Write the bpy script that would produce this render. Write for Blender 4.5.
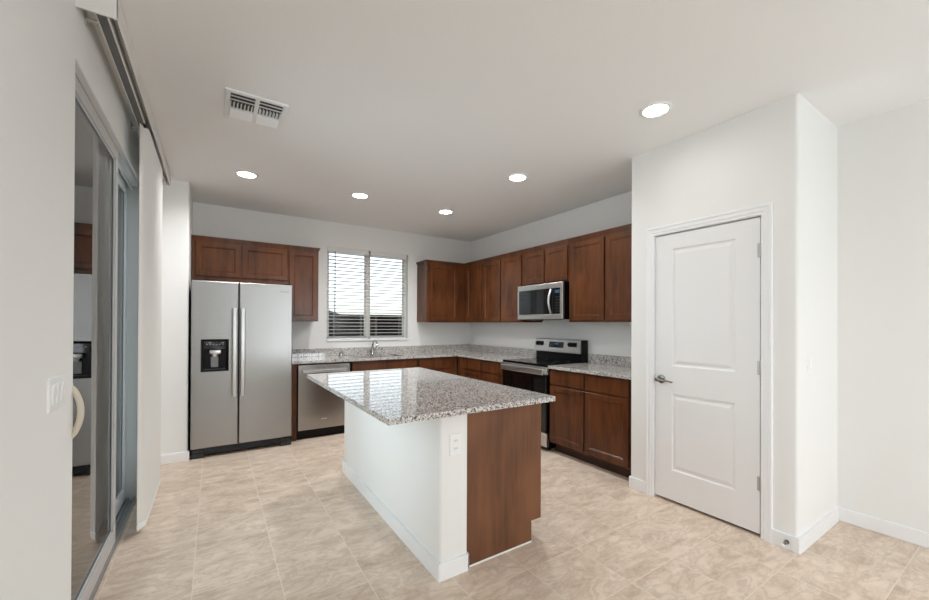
import bpy, bmesh, math, random
from mathutils import Vector, Matrix

random.seed(7)
for o in list(bpy.data.objects):
    bpy.data.objects.remove(o, do_unlink=True)
scene = bpy.context.scene
COL = scene.collection

# ------------------------------------------------------------------ camera
YAW, PITCH, ROLL = 0.588, 0.004, 0.004
FPX, PX, PY = 391.267, 474.747, 322.916
f0 = Vector((math.sin(YAW), math.cos(YAW), 0)); r0 = Vector((math.cos(YAW), -math.sin(YAW), 0)); z0 = Vector((0, 0, 1))
F = f0 * math.cos(PITCH) + z0 * math.sin(PITCH)
U1 = z0 * math.cos(PITCH) - f0 * math.sin(PITCH)
R = r0 * math.cos(ROLL) + U1 * math.sin(ROLL)
U = U1 * math.cos(ROLL) - r0 * math.sin(ROLL)
cd = bpy.data.cameras.new('camera'); cam = bpy.data.objects.new('camera', cd); COL.objects.link(cam)
cam.matrix_world = Matrix(((R.x, U.x, -F.x, -3.582), (R.y, U.y, -F.y, -5.502), (R.z, U.z, -F.z, 1.345), (0, 0, 0, 1)))
cd.sensor_width = 36; cd.lens = FPX / 929 * 36
cd.shift_x = (464.5 - PX) / 929; cd.shift_y = (PY - 300) / 929
cd.clip_start = 0.02; cd.clip_end = 1500
scene.camera = cam

# ------------------------------------------------------------------ world, lights, exposure
world = bpy.data.worlds.new('sky'); scene.world = world; world.use_nodes = True
wn = world.node_tree.nodes; wl = world.node_tree.links; wn.clear()
wo = wn.new('ShaderNodeOutputWorld'); bg = wn.new('ShaderNodeBackground'); sky = wn.new('ShaderNodeTexSky')
sky.sky_type = 'NISHITA'; sky.sun_disc = False; sky.sun_elevation = math.radians(50); sky.sun_rotation = math.radians(200)
sky.dust_density = 2.0
hs = wn.new('ShaderNodeHueSaturation'); hs.inputs['Saturation'].default_value = 0.35
wl.new(sky.outputs[0], hs.inputs['Color']); wl.new(hs.outputs[0], bg.inputs['Color']); wl.new(bg.outputs[0], wo.inputs['Surface'])
bg.inputs['Strength'].default_value = 0.34


def area(name, loc, rot, sx, sy, power, col=(1, 1, 1), spread=180):
    l = bpy.data.lights.new(name, 'AREA'); l.shape = 'RECTANGLE'; l.size = sx; l.size_y = sy; l.energy = power; l.color = col
    l.spread = math.radians(spread)
    o = bpy.data.objects.new(name, l); COL.objects.link(o); o.location = loc; o.rotation_euler = rot
    o.visible_camera = True
    return o


XL0 = -4.055
# first two: fill lights added behind the camera, aimed up to brighten the ceiling
area('rear_fill_light', (-1.0, -9.5, 1.35), (math.radians(140), 0, math.radians(16)), 1.6, 2.2, 78, (0.82, 0.92, 1.0))
area('side_fill_light', (XL0 - .2, -7.5, 1.35), (math.radians(142), 0, math.radians(-90)), 2.6, 2.2, 18, (0.80, 0.91, 1.0))
area('patio_door_daylight', (XL0 - .27, -2.5, 1.25), (0, math.radians(-90), 0), 2.3, 1.6, 42, (0.95, 0.98, 1.0))

scene.view_settings.view_transform = 'Standard'; scene.view_settings.look = 'None'
scene.view_settings.gamma = 1.0; scene.view_settings.use_curve_mapping = False
scene.view_settings.exposure = 0.31
scene.cycles.max_bounces = 10; scene.cycles.diffuse_bounces = 9; scene.cycles.glossy_bounces = 5
scene.cycles.transparent_max_bounces = 12; scene.cycles.sample_clamp_indirect = 6.0
scene.cycles.caustics_reflective = False; scene.cycles.caustics_refractive = False

# ------------------------------------------------------------------ dimensions (metres)
H = 2.731            # ceiling
XL = -4.055          # left wall
XA = -3.79           # fridge alcove wall
YS = -0.745          # front of the alcove return
PXF = -0.696         # pantry front face
PY0, PY1 = -3.52, -4.635
YR = -9.3            # rear wall
RA, RB = -1.73, -2.492   # range / microwave span


# ------------------------------------------------------------------ materials
def mat(name):
    m = bpy.data.materials.new(name); m.use_nodes = True
    nt = m.node_tree; b = nt.nodes['Principled BSDF']
    return m, nt, b


def lin(c):
    return tuple((v / 12.92 if v <= .04045 else ((v + .055) / 1.055) ** 2.4) for v in [x / 255 for x in c]) + (1,)


def simple(name, rgb, rough=.5, metal=0.0, spec=.5, coat=0.0):
    m, nt, b = mat(name)
    b.inputs['Base Color'].default_value = lin(rgb); b.inputs['Roughness'].default_value = rough
    b.inputs['Metallic'].default_value = metal; b.inputs['Specular IOR Level'].default_value = spec
    b.inputs['Coat Weight'].default_value = coat
    return m


def N(nt, t, **kw):
    n = nt.nodes.new(t)
    for k, v in kw.items():
        if k in n.inputs:
            n.inputs[k].default_value = v
        else:
            setattr(n, k, v)
    return n


def pos(nt, scale=(1, 1, 1), loc=(0, 0, 0)):
    g = nt.nodes.new('ShaderNodeNewGeometry'); mp = nt.nodes.new('ShaderNodeMapping')
    mp.inputs['Scale'].default_value = scale; mp.inputs['Location'].default_value = loc
    nt.links.new(g.outputs['Position'], mp.inputs['Vector'])
    return mp.outputs['Vector']


def ramp(nt, src, stops):
    r = nt.nodes.new('ShaderNodeValToRGB'); e = r.color_ramp.elements
    while len(e) > 1:
        e.remove(e[-1])
    e[0].position = stops[0][0]; e[0].color = stops[0][1]
    for p_, c_ in stops[1:]:
        k = e.new(p_); k.color = c_
    nt.links.new(src, r.inputs['Fac'])
    return r.outputs['Color']


def mixc(nt, fac, a, b, mode='MIX'):
    m = nt.nodes.new('ShaderNodeMix'); m.data_type = 'RGBA'; m.blend_type = mode
    for sock, v in ((m.inputs[0], fac), (m.inputs[6], a), (m.inputs[7], b)):
        if hasattr(v, 'is_linked'):
            nt.links.new(v, sock)
        else:
            sock.default_value = v
    return m.outputs[2]


def bump(nt, b, src, strength, dist=.01):
    bp = nt.nodes.new('ShaderNodeBump'); bp.inputs['Strength'].default_value = strength; bp.inputs['Distance'].default_value = dist
    nt.links.new(src, bp.inputs['Height']); nt.links.new(bp.outputs[0], b.inputs['Normal'])


def paint(name, rgb, rough=.75, amt=.12):
    m, nt, b = mat(name)
    b.inputs['Base Color'].default_value = lin(rgb); b.inputs['Roughness'].default_value = rough
    b.inputs['Specular IOR Level'].default_value = .3
    n = N(nt, 'ShaderNodeTexNoise', Scale=90.0, Detail=3.0); nt.links.new(pos(nt), n.inputs['Vector'])
    bump(nt, b, n.outputs['Fac'], amt, .003)
    return m


WALL = paint('wall_paint', (234, 234, 232))
CEIL = paint('ceiling_paint', (238, 238, 237), .85, .25)
TRIM = simple('trim_white', (238, 239, 240), .4)
DOORW = simple('door_white', (235, 235, 235), .42)
WHITEP = simple('white_plastic', (237, 238, 238), .35)
VINYL = simple('vinyl_frame', (214, 212, 207), .4)
BLIND = simple('blind_white', (228, 228, 226), .5)
VANE = simple('vane_white', (226, 224, 220), .55)
BEIGE = simple('beige_handle', (205, 195, 178), .35)
ALUG = simple('headrail_grey', (112, 112, 112), .4, .6)
OLIVE = simple('valance_shade_olive', (128, 124, 110), .6)  # shadow tone of the gap behind the valance, as a colour
BLACK = simple('black_plastic', (6, 6, 7), .28, 0, .22)
DGREY = simple('dark_grey_plastic', (46, 48, 52), .4)
MGREY = simple('mid_grey_plastic', (134, 136, 138), .35, .3)
DVINYL = simple('patio_vinyl_shaded', (184, 183, 182), .4)  # darker copy of the frame vinyl, unlit look put into the colour
BGLASS = simple('black_glass', (7, 8, 11), .04, 0, .6)
HINGE = simple('pale_nickel', (188, 186, 182), .35, .6)
MWGLASS = simple('microwave_glass', (54, 56, 58), .04, .7)
CHROME = simple('chrome', (200, 200, 200), .12, 1)
NICKEL = simple('satin_nickel', (150, 147, 142), .25, 1)
DARKIN = simple('dark_interior', (70, 70, 70), .9)
LOGO = simple('badge_silver', (225, 225, 225), .3, .7)
CLEARBR = simple('bracket_plastic', (196, 194, 188), .3)


def steel(name, rgb, rough, axis):
    m, nt, b = mat(name)
    b.inputs['Metallic'].default_value = 1
    sc = {'x': (3, 400, 400), 'y': (400, 3, 400), 'z': (400, 400, 3)}[axis]
    n = N(nt, 'ShaderNodeTexNoise', Scale=1.0, Detail=2.0); nt.links.new(pos(nt, sc), n.inputs['Vector'])
    c = lin(rgb); lo = tuple(v * .93 for v in c[:3]) + (1,)
    nt.links.new(mixc(nt, n.outputs['Fac'], lo, c), b.inputs['Base Color'])
    mr = N(nt, 'ShaderNodeMapRange'); mr.inputs['To Min'].default_value = rough - .04; mr.inputs['To Max'].default_value = rough + .05
    nt.links.new(n.outputs['Fac'], mr.inputs['Value']); nt.links.new(mr.outputs[0], b.inputs['Roughness'])
    bump(nt, b, n.outputs['Fac'], .04, .001)
    return m


STEEL = steel('stainless_fridge', (170, 169, 167), .36, 'x')
STEELX = simple('stainless_appliance', (172, 168, 163), .27, 1)
STEELY = simple('stainless_range', (204, 202, 198), .32, 1)


def wood(name, dark, light, rough=.35, zs=2.6, xs=18, contrast=1.0):
    m, nt, b = mat(name)
    v = pos(nt, (xs, xs, zs))
    n1 = N(nt, 'ShaderNodeTexNoise', Scale=1.0, Detail=6.0, Roughness=.62, Distortion=.4); nt.links.new(v, n1.inputs['Vector'])
    n2 = N(nt, 'ShaderNodeTexNoise', Scale=5.0, Detail=2.0); nt.links.new(pos(nt, (1, 1, .5)), n2.inputs['Vector'])
    c1 = ramp(nt, n1.outputs['Fac'], [(.30, lin(dark)), (.72, lin(light))])
    l2 = tuple(min(255, v_ * 1.16) for v_ in light)
    c2 = mixc(nt, ramp(nt, n2.outputs['Fac'], [(.35, (0, 0, 0, 1)), (.7, (1, 1, 1, 1))]), c1, lin(l2), 'MIX')
    fin = mixc(nt, .55 * contrast, c1, c2)
    nt.links.new(fin, b.inputs['Base Color'])
    b.inputs['Roughness'].default_value = rough; b.inputs['Specular IOR Level'].default_value = .32
    bump(nt, b, n1.outputs['Fac'], .05, .002)
    return m


WOOD = wood('cabinet_wood', (64, 36, 20), (97, 57, 32), .27)
VENEER = wood('island_veneer', (82, 52, 34), (112, 75, 51), .45, 1.6, 30, 1.3)
WOODIN = simple('cabinet_inside', (62, 36, 24), .6)


def granite():
    m, nt, b = mat('granite')
    v = pos(nt)
    n0 = N(nt, 'ShaderNodeTexNoise', Scale=14.0, Detail=4.0); nt.links.new(v, n0.inputs['Vector'])
    base = ramp(nt, n0.outputs['Fac'], [(.3, lin((186, 181, 176))), (.7, lin((206, 202, 197)))])
    v1 = N(nt, 'ShaderNodeTexVoronoi', Scale=120.0); nt.links.new(v, v1.inputs['Vector'])
    sp = nt.nodes.new('ShaderNodeSeparateColor'); nt.links.new(v1.outputs['Color'], sp.inputs[0])
    c1 = mixc(nt, ramp(nt, sp.outputs[0], [(.0, (1, 1, 1, 1)), (.33, (1, 1, 1, 1)), (.36, (0, 0, 0, 1))]), base, lin((154, 148, 143)))
    c2 = mixc(nt, ramp(nt, sp.outputs[1], [(.0, (1, 1, 1, 1)), (.13, (1, 1, 1, 1)), (.15, (0, 0, 0, 1))]), c1, lin((96, 93, 92)))
    v2 = N(nt, 'ShaderNodeTexVoronoi', Scale=200.0); nt.links.new(v, v2.inputs['Vector'])
    s2 = nt.nodes.new('ShaderNodeSeparateColor'); nt.links.new(v2.outputs['Color'], s2.inputs[0])
    c3 = mixc(nt, ramp(nt, s2.outputs[0], [(.0, (1, 1, 1, 1)), (.09, (1, 1, 1, 1)), (.11, (0, 0, 0, 1))]), c2, lin((70, 67, 68)))
    c4 = mixc(nt, ramp(nt, s2.outputs[1], [(.0, (1, 1, 1, 1)), (.17, (1, 1, 1, 1)), (.2, (0, 0, 0, 1))]), c3, lin((228, 226, 223)))
    nt.links.new(c4, b.inputs['Base Color'])
    b.inputs['Roughness'].default_value = .035; b.inputs['Specular IOR Level'].default_value = .6
    return m


GRANITE = granite()


def tile():
    m, nt, b = mat('floor_tile')
    T = .381
    v = pos(nt, (1 / T, 1 / T, 1), (1.76 / T, 3.495 / T, 0))
    br = N(nt, 'ShaderNodeTexBrick', Scale=1.0)
    br.offset = 0.0; br.squash = 1.0
    br.inputs['Mortar Size'].default_value = .007; br.inputs['Mortar Smooth'].default_value = .3
    br.inputs['Brick Width'].default_value = 1.0; br.inputs['Row Height'].default_value = 1.0
    br.inputs['Color1'].default_value = (0, 0, 0, 1); br.inputs['Color2'].default_value = (1, 1, 1, 1)
    nt.links.new(v, br.inputs['Vector'])
    # per-tile shift of the veining
    sn = nt.nodes.new('ShaderNodeVectorMath'); sn.operation = 'FLOOR'; nt.links.new(v, sn.inputs[0])
    wnz = nt.nodes.new('ShaderNodeTexWhiteNoise'); nt.links.new(sn.outputs[0], wnz.inputs['Vector'])
    ad = nt.nodes.new('ShaderNodeVectorMath'); ad.operation = 'MULTIPLY_ADD'
    nt.links.new(wnz.outputs['Color'], ad.inputs[0]); ad.inputs[1].default_value = (9, 9, 9); nt.links.new(pos(nt), ad.inputs[2])
    mp = nt.nodes.new('ShaderNodeMapping'); mp.inputs['Rotation'].default_value = (0, 0, .6); mp.inputs['Scale'].default_value = (1, 2.1, 1)
    nt.links.new(ad.outputs[0], mp.inputs['Vector'])
    n1 = N(nt, 'ShaderNodeTexNoise', Scale=4.4, Detail=9.0, Roughness=.62, Distortion=.5); nt.links.new(mp.outputs[0], n1.inputs['Vector'])
    c = ramp(nt, n1.outputs['Fac'], [(.25, lin((190, 166, 146))), (.45, lin((216, 197, 178))), (.62, lin((229, 212, 195))), (.85, lin((237, 223, 209)))])
    n2 = N(nt, 'ShaderNodeTexNoise', Scale=5.0, Detail=9.0, Roughness=.68, Distortion=1.0); nt.links.new(mp.outputs[0], n2.inputs['Vector'])
    vein = ramp(nt, n2.outputs['Fac'], [(.44, (0, 0, 0, 1)), (.5, (1, 1, 1, 1)), (.56, (0, 0, 0, 1))])
    vf = nt.nodes.new('ShaderNodeMath'); vf.operation = 'MULTIPLY'; vf.inputs[1].default_value = .3; nt.links.new(vein, vf.inputs[0])
    c = mixc(nt, vf.outputs[0], c, lin((152, 133, 114)))
    c = mixc(nt, br.outputs['Fac'], c, lin((228, 213, 197)))
    nt.links.new(c, b.inputs['Base Color'])
    rg = N(nt, 'ShaderNodeMapRange'); rg.inputs['To Min'].default_value = .36; rg.inputs['To Max'].default_value = .55
    nt.links.new(n1.outputs['Fac'], rg.inputs['Value']); nt.links.new(rg.outputs[0], b.inputs['Roughness'])
    b.inputs['Specular IOR Level'].default_value = .4
    iv = nt.nodes.new('ShaderNodeMath'); iv.operation = 'SUBTRACT'; iv.inputs[0].default_value = 1; nt.links.new(br.outputs['Fac'], iv.inputs[1])
    bump(nt, b, iv.outputs[0], .25, .002)
    return m


TILE = tile()


def glass(name, tint=(.93, .96, .96), boost=1.7):
    m = bpy.data.materials.new(name); m.use_nodes = True; nt = m.node_tree; nt.nodes.clear()
    o = nt.nodes.new('ShaderNodeOutputMaterial'); mx = nt.nodes.new('ShaderNodeMixShader')
    t = nt.nodes.new('ShaderNodeBsdfTransparent'); t.inputs[0].default_value = tint + (1,)
    g = nt.nodes.new('ShaderNodeBsdfGlossy'); g.inputs['Roughness'].default_value = .0
    fr = nt.nodes.new('ShaderNodeFresnel'); fr.inputs['IOR'].default_value = 1.5
    mu = nt.nodes.new('ShaderNodeMath'); mu.operation = 'MULTIPLY'; mu.inputs[1].default_value = boost; mu.use_clamp = True
    nt.links.new(fr.outputs[0], mu.inputs[0]); nt.links.new(mu.outputs[0], mx.inputs[0])
    nt.links.new(t.outputs[0], mx.inputs[1]); nt.links.new(g.outputs[0], mx.inputs[2]); nt.links.new(mx.outputs[0], o.inputs['Surface'])
    return m


GLASS = glass('window_glass', boost=.55)
DGLASS = glass('patio_glass', (.84, .9, .92), 1.4)


def emit(name, col, s):
    m, nt, b = mat(name)
    b.inputs['Base Color'].default_value = (1, 1, 1, 1)
    b.inputs['Emission Color'].default_value = col + (1,); b.inputs['Emission Strength'].default_value = s
    return m


LAMP = emit('lamp_lens', (1.0, .95, .88), 28.0)
DISPLAY = emit('lit_display', (.12, .42, .75), .12); DISPLAY.node_tree.nodes['Principled BSDF'].inputs['Base Color'].default_value = (.01, .02, .03, 1)
FENCE = simple('fence_dark', (17, 13, 12), .95, 0, .05)
BLOCKW = simple('block_wall_tan', (70, 48, 40), .9, 0, .1)
CONC = simple('concrete', (150, 147, 142), .9)
STUCCO = simple('stucco', (196, 190, 182), .9)
HILLM = simple('hill', (44, 50, 60), 1, 0, 0)
GRAVEL = simple('gravel_ground', (150, 136, 120), 1)


# ------------------------------------------------------------------ mesh helpers
def box(bm, x0, x1, y0, y1, z0, z1, bev=0.0, seg=2):
    x0, x1 = sorted((x0, x1)); y0, y1 = sorted((y0, y1)); z0, z1 = sorted((z0, z1))
    r = bmesh.ops.create_cube(bm, size=1.0, matrix=Matrix.Translation(((x0 + x1) / 2, (y0 + y1) / 2, (z0 + z1) / 2)) @ Matrix.Diagonal((x1 - x0, y1 - y0, z1 - z0, 1)))
    if bev > 0:
        es = list({e for v in r['verts'] for e in v.link_edges})
        bmesh.ops.bevel(bm, geom=es, offset=min(bev, .49 * min(x1 - x0, y1 - y0, z1 - z0)), segments=seg, affect='EDGES', profile=.5)
    return bm


def box_corner(bm, x0, x1, y0, y1, z0, z1, corners, r=.02, seg=6):
    """a box whose listed vertical edges are rounded"""
    q = bmesh.ops.create_cube(bm, size=1.0, matrix=Matrix.Translation(((x0 + x1) / 2, (y0 + y1) / 2, (z0 + z1) / 2)) @ Matrix.Diagonal((abs(x1 - x0), abs(y1 - y0), abs(z1 - z0), 1)))
    es = []
    for e in {e for v in q['verts'] for e in v.link_edges}:
        a, b_ = e.verts
        if abs(a.co.x - b_.co.x) < 1e-5 and abs(a.co.y - b_.co.y) < 1e-5:
            for cx, cy in corners:
                if abs(a.co.x - cx) < 1e-4 and abs(a.co.y - cy) < 1e-4:
                    es.append(e)
    bmesh.ops.bevel(bm, geom=es, offset=r, segments=seg, affect='EDGES', profile=.5)


def quad(bm, pts):
    return bm.faces.new([bm.verts.new(p) for p in pts])


def rings(bm, M, u0, u1, v0, v1, steps, back=True, cap=True):
    """concentric rectangular rings: steps = (inset, depth); M maps (u, depth, v) to the room"""
    prev = None; first = None
    for ins, d in steps:
        vs = [bm.verts.new(M @ Vector(p)) for p in ((u0 + ins, d, v0 + ins), (u1 - ins, d, v0 + ins), (u1 - ins, d, v1 - ins), (u0 + ins, d, v1 - ins))]
        if prev:
            for i in range(4):
                bm.faces.new((prev[i], prev[(i + 1) % 4], vs[(i + 1) % 4], vs[i]))
        else:
            first = vs
        prev = vs
    if cap:
        bm.faces.new(prev)
    if back:
        bm.faces.new(first[::-1])


def frame_back(y):      # u = x, depth towards -y, plane at y
    return Matrix(((1, 0, 0, 0), (0, -1, 0, y), (0, 0, 1, 0), (0, 0, 0, 1)))


def frame_right(x):     # u = y, depth towards -x, plane at x
    return Matrix(((0, -1, 0, x), (1, 0, 0, 0), (0, 0, 1, 0), (0, 0, 0, 1)))


def frame_plus(x):      # u = y, depth towards +x
    return Matrix(((0, 1, 0, x), (1, 0, 0, 0), (0, 0, 1, 0), (0, 0, 0, 1)))


DOORSTEPS = [(0, 0), (0, .017), (.002, .019), (.049, .019), (.0515, .0155), (.056, .0155), (.064, .009)]
DRAWSTEPS = [(0, 0), (0, .016), (.0035, .019)]


def tube(bm, pts, r, seg=10, cap=True, sx=1.0, ref=None):
    """sweep a round section along points; r is a number or a list"""
    pts = [Vector(p) for p in pts]; n = len(pts); rs = r if isinstance(r, (list, tuple)) else [r] * n
    loops = []; up = ref
    for i, p in enumerate(pts):
        t = (pts[min(i + 1, n - 1)] - pts[max(i - 1, 0)]).normalized()
        if up is None:
            up = Vector((0, 0, 1)) if abs(t.z) < .9 else Vector((1, 0, 0))
        a = (up - t * up.dot(t)).normalized(); b_ = t.cross(a); up = a
        loops.append([bm.verts.new(p + a * (math.cos(k * 2 * math.pi / seg) * rs[i] * sx) + b_ * (math.sin(k * 2 * math.pi / seg) * rs[i])) for k in range(seg)])
    for i in range(n - 1):
        for k in range(seg):
            bm.faces.new((loops[i][k], loops[i][(k + 1) % seg], loops[i + 1][(k + 1) % seg], loops[i + 1][k]))
    if cap:
        bm.faces.new(loops[0][::-1]); bm.faces.new(loops[-1])


def lathe(bm, M, prof, seg=24, capa=True, capb=True):
    """revolve (radius, height) about local z, mapped by M"""
    loops = [[bm.verts.new(M @ Vector((r * math.cos(k * 2 * math.pi / seg), r * math.sin(k * 2 * math.pi / seg), h))) for k in range(seg)] for r, h in prof]
    for i in range(len(loops) - 1):
        for k in range(seg):
            bm.faces.new((loops[i][k], loops[i][(k + 1) % seg], loops[i + 1][(k + 1) % seg], loops[i + 1][k]))
    if capa:
        bm.faces.new(loops[0][::-1])
    if capb:
        bm.faces.new(loops[-1])


def B():
    return bmesh.new()


def root_of(o):
    while o.parent:
        o = o.parent
    return o


def obj(name, bm, m, parent=None, smooth=False, label=None):
    """one mesh object; vertices are given in room coordinates"""
    bmesh.ops.recalc_face_normals(bm, faces=bm.faces)
    if parent:
        base = root_of(parent).location
    else:
        xs = [v.co for v in bm.verts]
        base = Vector(((min(v.x for v in xs) + max(v.x for v in xs)) / 2, (min(v.y for v in xs) + max(v.y for v in xs)) / 2, min(v.z for v in xs)))
    bmesh.ops.translate(bm, verts=bm.verts, vec=-base)
    me = bpy.data.meshes.new(name); bm.to_mesh(me); bm.free()
    me.materials.append(m)
    if smooth:
        for p in me.polygons:
            p.use_smooth = True
        try:
            me.set_sharp_from_angle(angle=math.radians(38))
        except Exception:
            pass
    o = bpy.data.objects.new(name, me); COL.objects.link(o)
    if parent:
        o.parent = parent
    else:
        o.location = base
    if label:
        o['label'] = label
    return o


def tag(o, label, cat, group=None, kind=None):
    o['label'] = label; o['category'] = cat
    if group:
        o['group'] = group
    if kind:
        o['kind'] = kind
    return o


def thing(name, label, cat, loc, group=None, kind=None):
    o = bpy.data.objects.new(name, None); COL.objects.link(o); o.location = loc; o.empty_display_size = .1
    return tag(o, label, cat, group, kind)


def struct(name, bm, m, label, cat, parent=None, smooth=False):
    o = obj(name, bm, m, parent, smooth)
    if not parent:
        tag(o, label, cat, None, 'structure')
    return o


def bx(*a, **k):
    return box(B(), *a, **k)


# ------------------------------------------------------------------ room shell
struct('floor', bx(XL - .16, .2, YR - .1, .2, -.12, 0), TILE, 'beige veined square tile floor of the kitchen', 'floor')
struct('ceiling', bx(XL - .16, .2, YR - .1, .2, H, H + .12), CEIL, 'off-white flat ceiling over the kitchen', 'ceiling')
# back wall with the window opening
WX0, WX1, WZ0, WZ1 = -2.314, -1.132, 1.112, 2.396
b = B()
box(b, XL - .16, WX0, 0, .16, 0, H); box(b, WX1, .2, 0, .16, 0, H); box(b, WX0, WX1, 0, .16, 0, WZ0); box(b, WX0, WX1, 0, .16, WZ1, H)
struct('wall_back', b, WALL, 'white wall behind the sink with the blinded window', 'wall')
# left wall with the patio door opening
DY0, DY1, DZ = -3.285, -1.60, 2.418
b = B()
FY0 = DY0 - .09
box(b, XL - .16, XL, -6.2, FY0, 0, H); box(b, XL - .16, XL, YR, -8.8, 0, H); box(b, XL - .16, XL, -8.8, -6.2, 0, .2); box(b, XL - .16, XL, -8.8, -6.2, 2.5, H); box(b, XL - .0055, XL, FY0, DY0, 0, H); box(b, XL - .16, XL, DY1, 0, 0, H); box(b, XL - .16, XL - .0055, FY0, DY1, DZ, H); box(b, XL - .0055, XL, DY0, DY1, DZ, H)
struct('wall_left', b, WALL, 'white side wall pierced by the glass patio door', 'wall')
b = B(); box_corner(b, XL, XA, YS, 0, 0, H, [(XA, YS)], .018)
struct('wall_alcove', b, WALL, 'short white wall return beside the refrigerator', 'wall', smooth=True)
struct('wall_right', bx(0, .16, PY0 - .001, 0, 0, H), WALL, 'white wall behind the range and microwave', 'wall')
b = B(); box(b, .033, .19, YR, PY0 - .001, 0, H)
struct('wall_dining', b, WALL, 'plain white wall beyond the pantry corner', 'wall')
# pantry: door opening y DA..DB
DA, DB, PDZ = -3.722, -4.444, 2.046
b = B()
box(b, PXF, PXF + .11, PY0, DA + .018, 0, H)
box_corner(b, PXF, PXF + .11, PY1, DB - .018, 0, H, [(PXF, PY1)], .02)
box(b, PXF, PXF + .11, DB - .018, DA + .018, PDZ + .016, H)
box(b, PXF + .11, .033, PY1, PY1 + .11, 0, H)
box(b, PXF + .11, 0, PY0 - .11, PY0, 0, H)
struct('wall_pantry', b, WALL, 'white walls boxing in the pantry with the panel door', 'wall', smooth=True)
# unseen windows added behind the camera to hold the fill lights
struct('wall_rear', (lambda b: (box(b, XL, -2.15, YR - .16, YR, 0, H), box(b, -.15, .033, YR - .16, YR, 0, H), box(b, -2.15, -.15, YR - .16, YR, 0, .2), box(b, -2.15, -.15, YR - .16, YR, 2.5, H), b)[-1])(B()),
       WALL, 'wall behind the viewer with an opening for the added fill window', 'wall')
w2 = thing('fill_window_rear', 'unseen wide window added behind the viewer for the rear fill light', 'window', (-1.15, YR - .1, .2), kind='structure')
b = B()
for x in (-2.12, -1.15, -.18):
    box(b, x - .03, x + .03, YR - .12, YR - .06, .2, 2.5)
box(b, -2.15, -.15, YR - .12, YR - .06, .2, .26); box(b, -2.15, -.15, YR - .12, YR - .06, 2.44, 2.5)
obj('window_frame', b, VINYL, w2)
w3 = thing('fill_window_side', 'unseen wide window added in the side wall for the fill light', 'window', (XL - .08, -7.5, .2), kind='structure')
b = B()
for y in (-8.77, -7.5, -6.23):
    box(b, XL - .13, XL - .07, y - .03, y + .03, .2, 2.5)
box(b, XL - .13, XL - .07, -8.8, -6.2, .2, .26); box(b, XL - .13, XL - .07, -8.8, -6.2, 2.44, 2.5)
obj('window_frame', b, VINYL, w3)

# baseboards
BBH, BBT = .092, .014


def bboard(bm, x0, x1, y0, y1):
    box(bm, x0, x1, y0, y1, 0, BBH, .004)


b = B()
bboard(b, PXF - BBT, PXF, PY0 + .0, -3.657)
bboard(b, PXF - BBT, PXF, -4.497, PY1 + .02)
box_corner(b, PXF - BBT, .033, PY1 - BBT, PY1 + .0005, 0, BBH, [(PXF - BBT, PY1 - BBT)], .008)
box(b, PXF - BBT, PXF, PY1, PY1 + .021, 0, BBH - .0005)
bboard(b, PXF - BBT, PXF + .04, PY0, PY0 + BBT)
struct('baseboard_pantry', b, TRIM, 'white baseboard around the foot of the pantry walls', 'baseboard')
b = B(); bboard(b, .033 - BBT, .033, YR, PY1 - BBT)
struct('baseboard_dining', b, TRIM, 'white baseboard along the plain wall beyond the pantry', 'baseboard')
b = B(); bboard(b, XL, XA + BBT, YS - BBT, YS); bboard(b, XA, XA + BBT, YS, YS + .03)
struct('baseboard_alcove', b, TRIM, 'white baseboard at the wall return beside the refrigerator', 'baseboard')
b = B(); bboard(b, XL, XL + BBT, DY1, YS - BBT)
struct('baseboard_left', b, TRIM, 'white baseboard between patio door and wall return', 'baseboard')

# ------------------------------------------------------------------ pantry door (door_2)
d2 = thing('door_2', 'white two-panel pantry door with lever handle', 'door', (PXF, (DA + DB) / 2, 0), kind='structure')
SB = PXF + .012   # face plane of the slab (slightly inside the casing)
MR = frame_right(SB)
b = B()
u0, u1, v0, v1 = DB + .008, DA - .004, .021, PDZ - .009
box(b, SB + .0065, SB + .034, u0, u1, v0, v1)
pu0, pu1 = -4.297, -3.859
panels = [(1.035, 1.926), (.245, .828)]
# face laid 4 mm proud in strips around the two moulded panels
T_ = .004
for (a0, a1, c0, c1) in ((u0, pu0, v0, v1), (pu1, u1, v0, v1), (pu0, pu1, v0, panels[1][0]), (pu0, pu1, panels[1][1], panels[0][0]), (pu0, pu1, panels[0][1], v1)):
    quad(b, [MR @ Vector(p) for p in ((a0, T_, c0), (a1, T_, c0), (a1, T_, c1), (a0, T_, c1))])
for s0, s1 in ((u0, v0),):
    pass
for (c0, c1) in panels:
    rings(b, MR, pu0, pu1, c0, c1, [(0, T_), (.004, .0015), (.009, -.004), (.02, -.005), (.032, -.001), (.042, .002)], back=False)
for e0, e1 in (((u0, v0), (u1, v0)), ((u1, v0), (u1, v1)), ((u1, v1), (u0, v1)), ((u0, v1), (u0, v0))):
    quad(b, [MR @ Vector(p) for p in ((e0[0], -.0065, e0[1]), (e1[0], -.0065, e1[1]), (e1[0], T_, e1[1]), (e0[0], T_, e0[1]))])
slab = obj('door_slab', b, DOORW, d2)
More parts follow.
